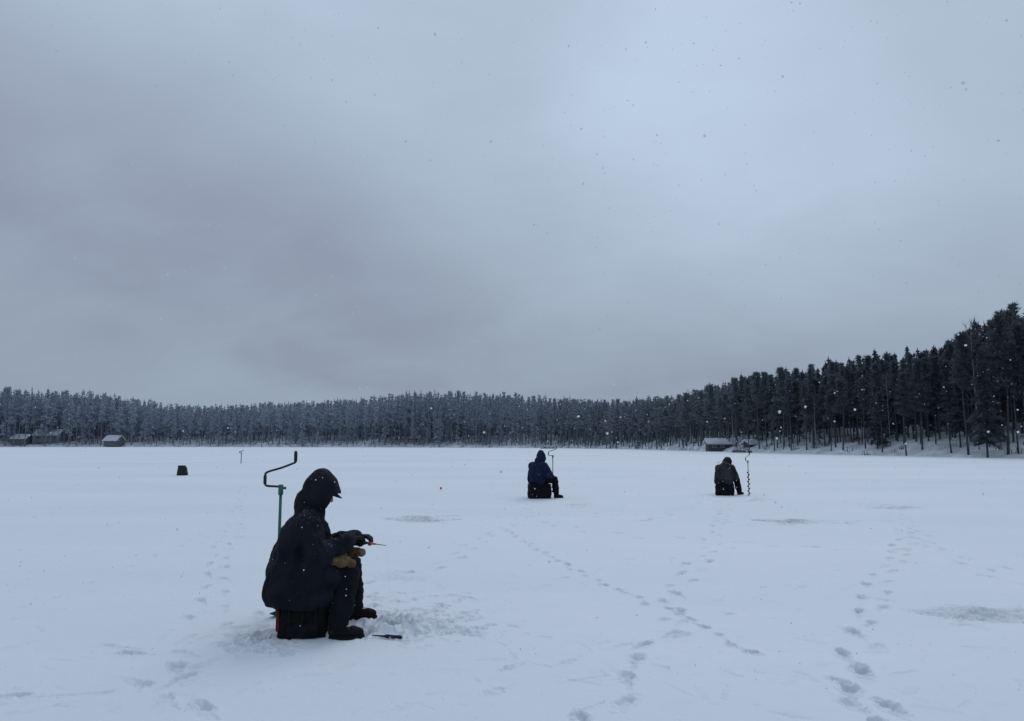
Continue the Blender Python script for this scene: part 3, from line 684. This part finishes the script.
Lr = (tip-h0).length; bm = bmesh.new(); tube(bm, [ax*.12, ax*(Lr*.7), ax*Lr], [.0045, .0035, .0025], 6); obj('rod_tip', bm, M['black'], e)
bm = bmesh.new(); hl = Vector((hole.x, hole.y, -.03))-h0; tube(bm, [ax*Lr, ax*Lr*.5+hl*.5+Vector((.02, 0, -.02)), hl], .0002, 4); obj('line', bm, M['black'], e)
def mitten(loc, rot, label):
    me_ = blob([((0, 0, 0), .034, (.09, 0, .0), .048), ((.09, .012, 0), .046, (.15, .005, -.01), .038), ((.04, .03, 0), .02, (.10, .07, .005), .017), ((-.07, 0, 0), .042, (0, 0, 0), .036)], .006, 3, .012, (30, 30, 30))
    o = obj('mitten', me_, M['tan']); o.location = mw@Vector(loc); o.rotation_euler = rot; o.scale = (1.1, 1.15, .8); tag(o, label, 'mitten')
mitten((.13, -.23, .59), (R(25), R(10), R(10)), 'tan leather mitten lying nearest the camera on the foreground fisher\'s knee')
mitten((.26, .02, .605), (R(-8), R(-6), R(-30)), 'tan leather mitten farther back on the foreground fisher\'s lap')
def seatbox(loc, rz, W, D, H, label, red=True):
    e = empty('seat_box', loc, rz); tag(e, label, 'seat box')
    bm = bmesh.new(); box(bm, (0, 0, H/2), (W, D, H), bevel=.06)
    bmesh.ops.subdivide_edges(bm, edges=bm.edges[:], cuts=3, use_grid_fill=True)
    for v in bm.verts: v.co += Vector((1, 1, .4))*(noise.noise(v.co*9)*.035+noise.noise(v.co*25)*.01)
    obj('box', bm, M['bag'], e)
    bm = bmesh.new(); box(bm, (0, 0, H+.014), (W*.98, D*.98, .05), bevel=.02); obj('cushion', bm, M['bag'], e)
    for k in range(3):
        bm = bmesh.new(); box(bm, (-W*.27+W*.26*k, -D/2-.010, H*.47), (.012, .014, H*.8), bevel=.004); obj('strap', bm, M['bagstripe'], e)
    bm = bmesh.new(); box(bm, (0, -D/2-.008, H*.25), (W*.62, .03, H*.32), bevel=.012); obj('pocket', bm, M['bag'], e)
    if red: bm = bmesh.new(); box(bm, (-W/2-.004, -.03, H*.45), (.03, D*.7, H*.5), bevel=.012); obj('side_panel', bm, M['red'], e)
    return e
bl = mw@Vector((-.03, -.05, 0)); seatbox((bl.x, bl.y, -.01), R(8), .38, .42, .32, 'black strapped seat box with a red side panel under the foreground fisher')
a = at(372, 638); b = at(402, 640); e = empty('spare_rod', (a.x, a.y, .02)); tag(e, 'short black rod lying on the snow by the foreground fisher\'s boots', 'fishing rod')
d = b-a; bm = bmesh.new(); tube(bm, [d*.0, d*.45], [.004, .008], 8); obj('tip', bm, M['black'], e)
bm = bmesh.new(); tube(bm, [d*.42, d*.5, d*.75, d*.95, d], [.009, .015, .013, .015, .008], 10); obj('grip', bm, M['black'], e)
def auger(loc, rz, label, shaft, H=1.40, rr=.013, blade=True, bl_=.55, tiltx=0, br_=.06):
    e = empty('ice_auger', loc, rz); e.rotation_euler = (tiltx, 0, rz); tag(e, label, 'ice auger')
    k = H/1.45
    bm = bmesh.new(); tube(bm, [(0, 0, -.06), (0, 0, 1.13*k)], rr, 12); obj('shaft', bm, shaft, e)
    bm = bmesh.new(); tube(bm, [(0, 0, 1.06*k), (0, 0, 1.15*k)], rr*1.7, 12); tube(bm, [(-.02, 0, 1.12*k), (.045, 0, 1.12*k)], rr*.9, 10); obj('collar', bm, shaft, e)
    bm = bmesh.new(); tube(bm, smoothpath([(0, 0, 1.13*k), (-.05, 0, 1.135*k), (-.12, 0, 1.14*k), (-.14, 0, 1.165*k), (-.14, 0, 1.23*k), (-.12, 0, 1.262*k), (0, 0, 1.30*k), (.09, 0, 1.335*k), (.118, 0, 1.35*k), (.12, 0, 1.38*k)], 5), rr*.75, 10); obj('crank', bm, M['black'], e)
    bm = bmesh.new(); tube(bm, [(.12, 0, 1.35*k), (.12, 0, 1.37*k), (.12, 0, 1.43*k), (.12, 0, 1.45*k)], [.012, .015, .015, .010], 12); obj('grip', bm, M['black'], e)
    bm = bmesh.new(); tube(bm, [(-.14, 0, 1.155*k), (-.14, 0, 1.165*k), (-.14, 0, 1.225*k), (-.14, 0, 1.235*k)], [.011, .014, .014, .011], 12); obj('grip', bm, M['black'], e)
    if blade:
        bm = bmesh.new(); n = 160; turns = bl_/.13; pr = None
        for i in range(n+1):
            t = i/n; a_ = t*turns*2*math.pi; z = -.04+t*bl_; c, s = math.cos(a_), math.sin(a_); R_ = br_*min(1, (1-t)*12+.2)
            q = (bm.verts.new((c*.008, s*.008, z)), bm.verts.new((c*R_, s*R_, z+.004)))
            if pr: bm.faces.new((pr[0], pr[1], q[1], q[0]))
            pr = q
        o = obj('spiral_blade', bm, shaft, e); sm = o.modifiers.new('t', 'SOLIDIFY'); sm.thickness = .004
    return e
q = at(276.5, 617); auger((q.x, q.y, 0), R(4), 'ice auger with teal shaft and black crank behind the foreground fisher', M['teal'], 1.43)
# middle fisher
q2 = at(540, 498)
pose2 = dict(pelvis=(-.10, 0, .50), chest=(-.06, 0, .80), neck=(-.01, 0, .95), head=(.03, 0, 1.08), tilt=28, yaw=0, bulk=1.15, peak=1.5,
    arm_r=((-.05, -.25, .86), (.0, -.40, .64), (.24, -.20, .62)), arm_l=((-.05, .25, .86), (.05, .38, .64), (.27, .12, .66)),
    hand_r=((.8, .4, -.1), (0, 0, -1), .9), hand_l=((.8, -.4, 0), (0, 0, -1), .9),
    leg_r=((.36, -.20, .50), (.38, -.24, .10)), leg_l=((.34, .14, .50), (.24, .20, .10)), toe_r=(1, -.5, 0), toe_l=(1, .0, 0), hem=.36,
    coat=[((-.10, .16, .7), .15, (-.13, .17, .50), .14), ((-.10, -.16, .7), .15, (-.13, -.17, .50), .14), ((0, 0, .75), .15, (.0, 0, .60), .14)])
person('person in a hooded navy jacket seated in the middle distance with legs to the right', (q2.x, q2.y, 0), R(36), pose2, dict(coat=M['navy'], trousers=M['trousers'], hood=M['navy']), .012, False)
seatbox((q2.x-.02, q2.y-.06, -.01), R(10), .60, .40, .36, 'black seat box under the fisher in the navy jacket', False)
q = at(552, 492); auger((q.x+.03, q.y, 0), R(15), 'dark ice auger standing just behind the fisher in the navy jacket', M['black'], 1.42, .012)
# right fisher
q3 = at(726, 495)
pose3 = dict(pelvis=(-.12, 0, .46), chest=(-.02, 0, .73), neck=(.08, 0, .86), head=(.16, 0, .935), tilt=52, yaw=0, bulk=1.08, peak=.2,
    arm_r=((.02, -.19, .76), (.10, -.25, .53), (.34, -.12, .52)), arm_l=((.02, .19, .76), (.12, .25, .53), (.34, .12, .52)),
    hand_r=((.8, .4, -.2), (0, 0, -1), .9), hand_l=((.8, -.4, -.2), (0, 0, -1), .9),
    leg_r=((.32, -.20, .48), (.34, -.26, .10)), leg_l=((.30, .2, .48), (.26, .22, .10)), toe_r=(1, -.3, 0), toe_l=(1, .2, 0), hem=.28,
    coat=[((-.1, .12, .62), .16, (-.13, .13, .40), .15), ((-.1, -.12, .62), .16, (-.13, -.13, .40), .15), ((-.04, 0, .76), .19, (.04, 0, .80), .16)])
person('person in a dark grey green jacket hunched forward, back turned, beside the upright spiral auger', (q3.x, q3.y, 0), R(52), pose3, dict(coat=M['olive'], trousers=M['trousers'], hood=M['coat']), .012, False)
seatbox((q3.x-.06, q3.y-.1, -.01), R(-10), .50, .38, .32, 'black seat box under the hunched fisher on the right', False)
q = at(749, 495.5); o = auger((q.x, q.y, 0), R(48), 'ice auger with dark spiral blade standing right of the hunched fisher', M['black'], 1.25, .010, True, .75, 0, .042)
# far things
q = at(241, 463.5); auger((q.x, q.y, 0), R(30), 'thin grey ice auger standing alone far out on the left ice', M['steel'], 1.0, .03, False)
q = at(182, 475.5); e = empty('backpack', (q.x, q.y, 0), R(15)); tag(e, 'dark green backpack standing alone on the ice at left', 'backpack')
bm = bmesh.new(); box(bm, (0, 0, .2), (.46, .30, .42), bevel=.07)
for v in bm.verts: v.co.x *= 1-1.0*max(0, v.co.z-.15); v.co += v.normal*noise.noise(v.co*9)*.03
obj('bag', bm, M['greenbag'], e)
bm = bmesh.new(); box(bm, (0, -.15, .15), (.32, .08, .2), bevel=.03); obj('pocket', bm, M['greenbag'], e)
bm = bmesh.new(); box(bm, (-.02, -.02, .42), (.33, .26, .09), bevel=.04); obj('flap', bm, M['black'], e)
for s in (-1, 1):
    bm = bmesh.new(); tube(bm, smoothpath([(s*.1, .15, .38), (s*.13, .21, .28), (s*.12, .2, .14), (s*.1, .15, .06)]), .014, 8); obj('strap', bm, M['black'], e)
q = at(441, 490.5); e = empty('marker', (q.x, q.y, 0)); tag(e, 'tiny orange marker stuck in the snow between the two left fishers', 'marker')
bm = bmesh.new(); tube(bm, [(0, 0, -.02), (0, 0, .07)], .006, 8); obj('stick', bm, M['black'], e)
bm = bmesh.new(); tube(bm, [(0, 0, .04), (0, 0, .05), (0, 0, .10), (0, 0, .11)], [.02, .036, .036, .012], 10); obj('float', bm, M['orange'], e)
# ------------------------------------------------------------------ falling snow
n = 11000; pos = np.empty((n, 3)); pos[:, 1] = rs.uniform(0, 1, n)**1.1*16+1.5; pos[:, 0] = rs.uniform(-1, 1, n)*(pos[:, 1]*.8+.6); pos[:, 2] = rs.uniform(0, 1, n)*(pos[:, 1]*.72+1.6)+.03
r0 = rs.uniform(0, 1, n)**2*.0027+.0013
bm = bmesh.new(); bmesh.ops.create_icosphere(bm, subdivisions=1, radius=1); ov = np.array([v.co[:] for v in bm.verts]); of = np.array([[v.index for v in f.verts] for f in bm.faces]); bm.free(); K = len(ov)
V = (ov[None]*r0[:, None, None]*rs.uniform(.55, 1.3, (n, K, 1))+pos[:, None]).reshape(-1, 3); Fn = (of[None]+(np.arange(n)*K)[:, None, None]).reshape(-1, 3)
me = np_mesh('snowflakes', V, Fn); me.materials.append(M['flake']); o = bpy.data.objects.new('snowflakes', me); C.objects.link(o); tag(o, 'light snowflakes falling through the air', 'snowfall', kind='stuff')
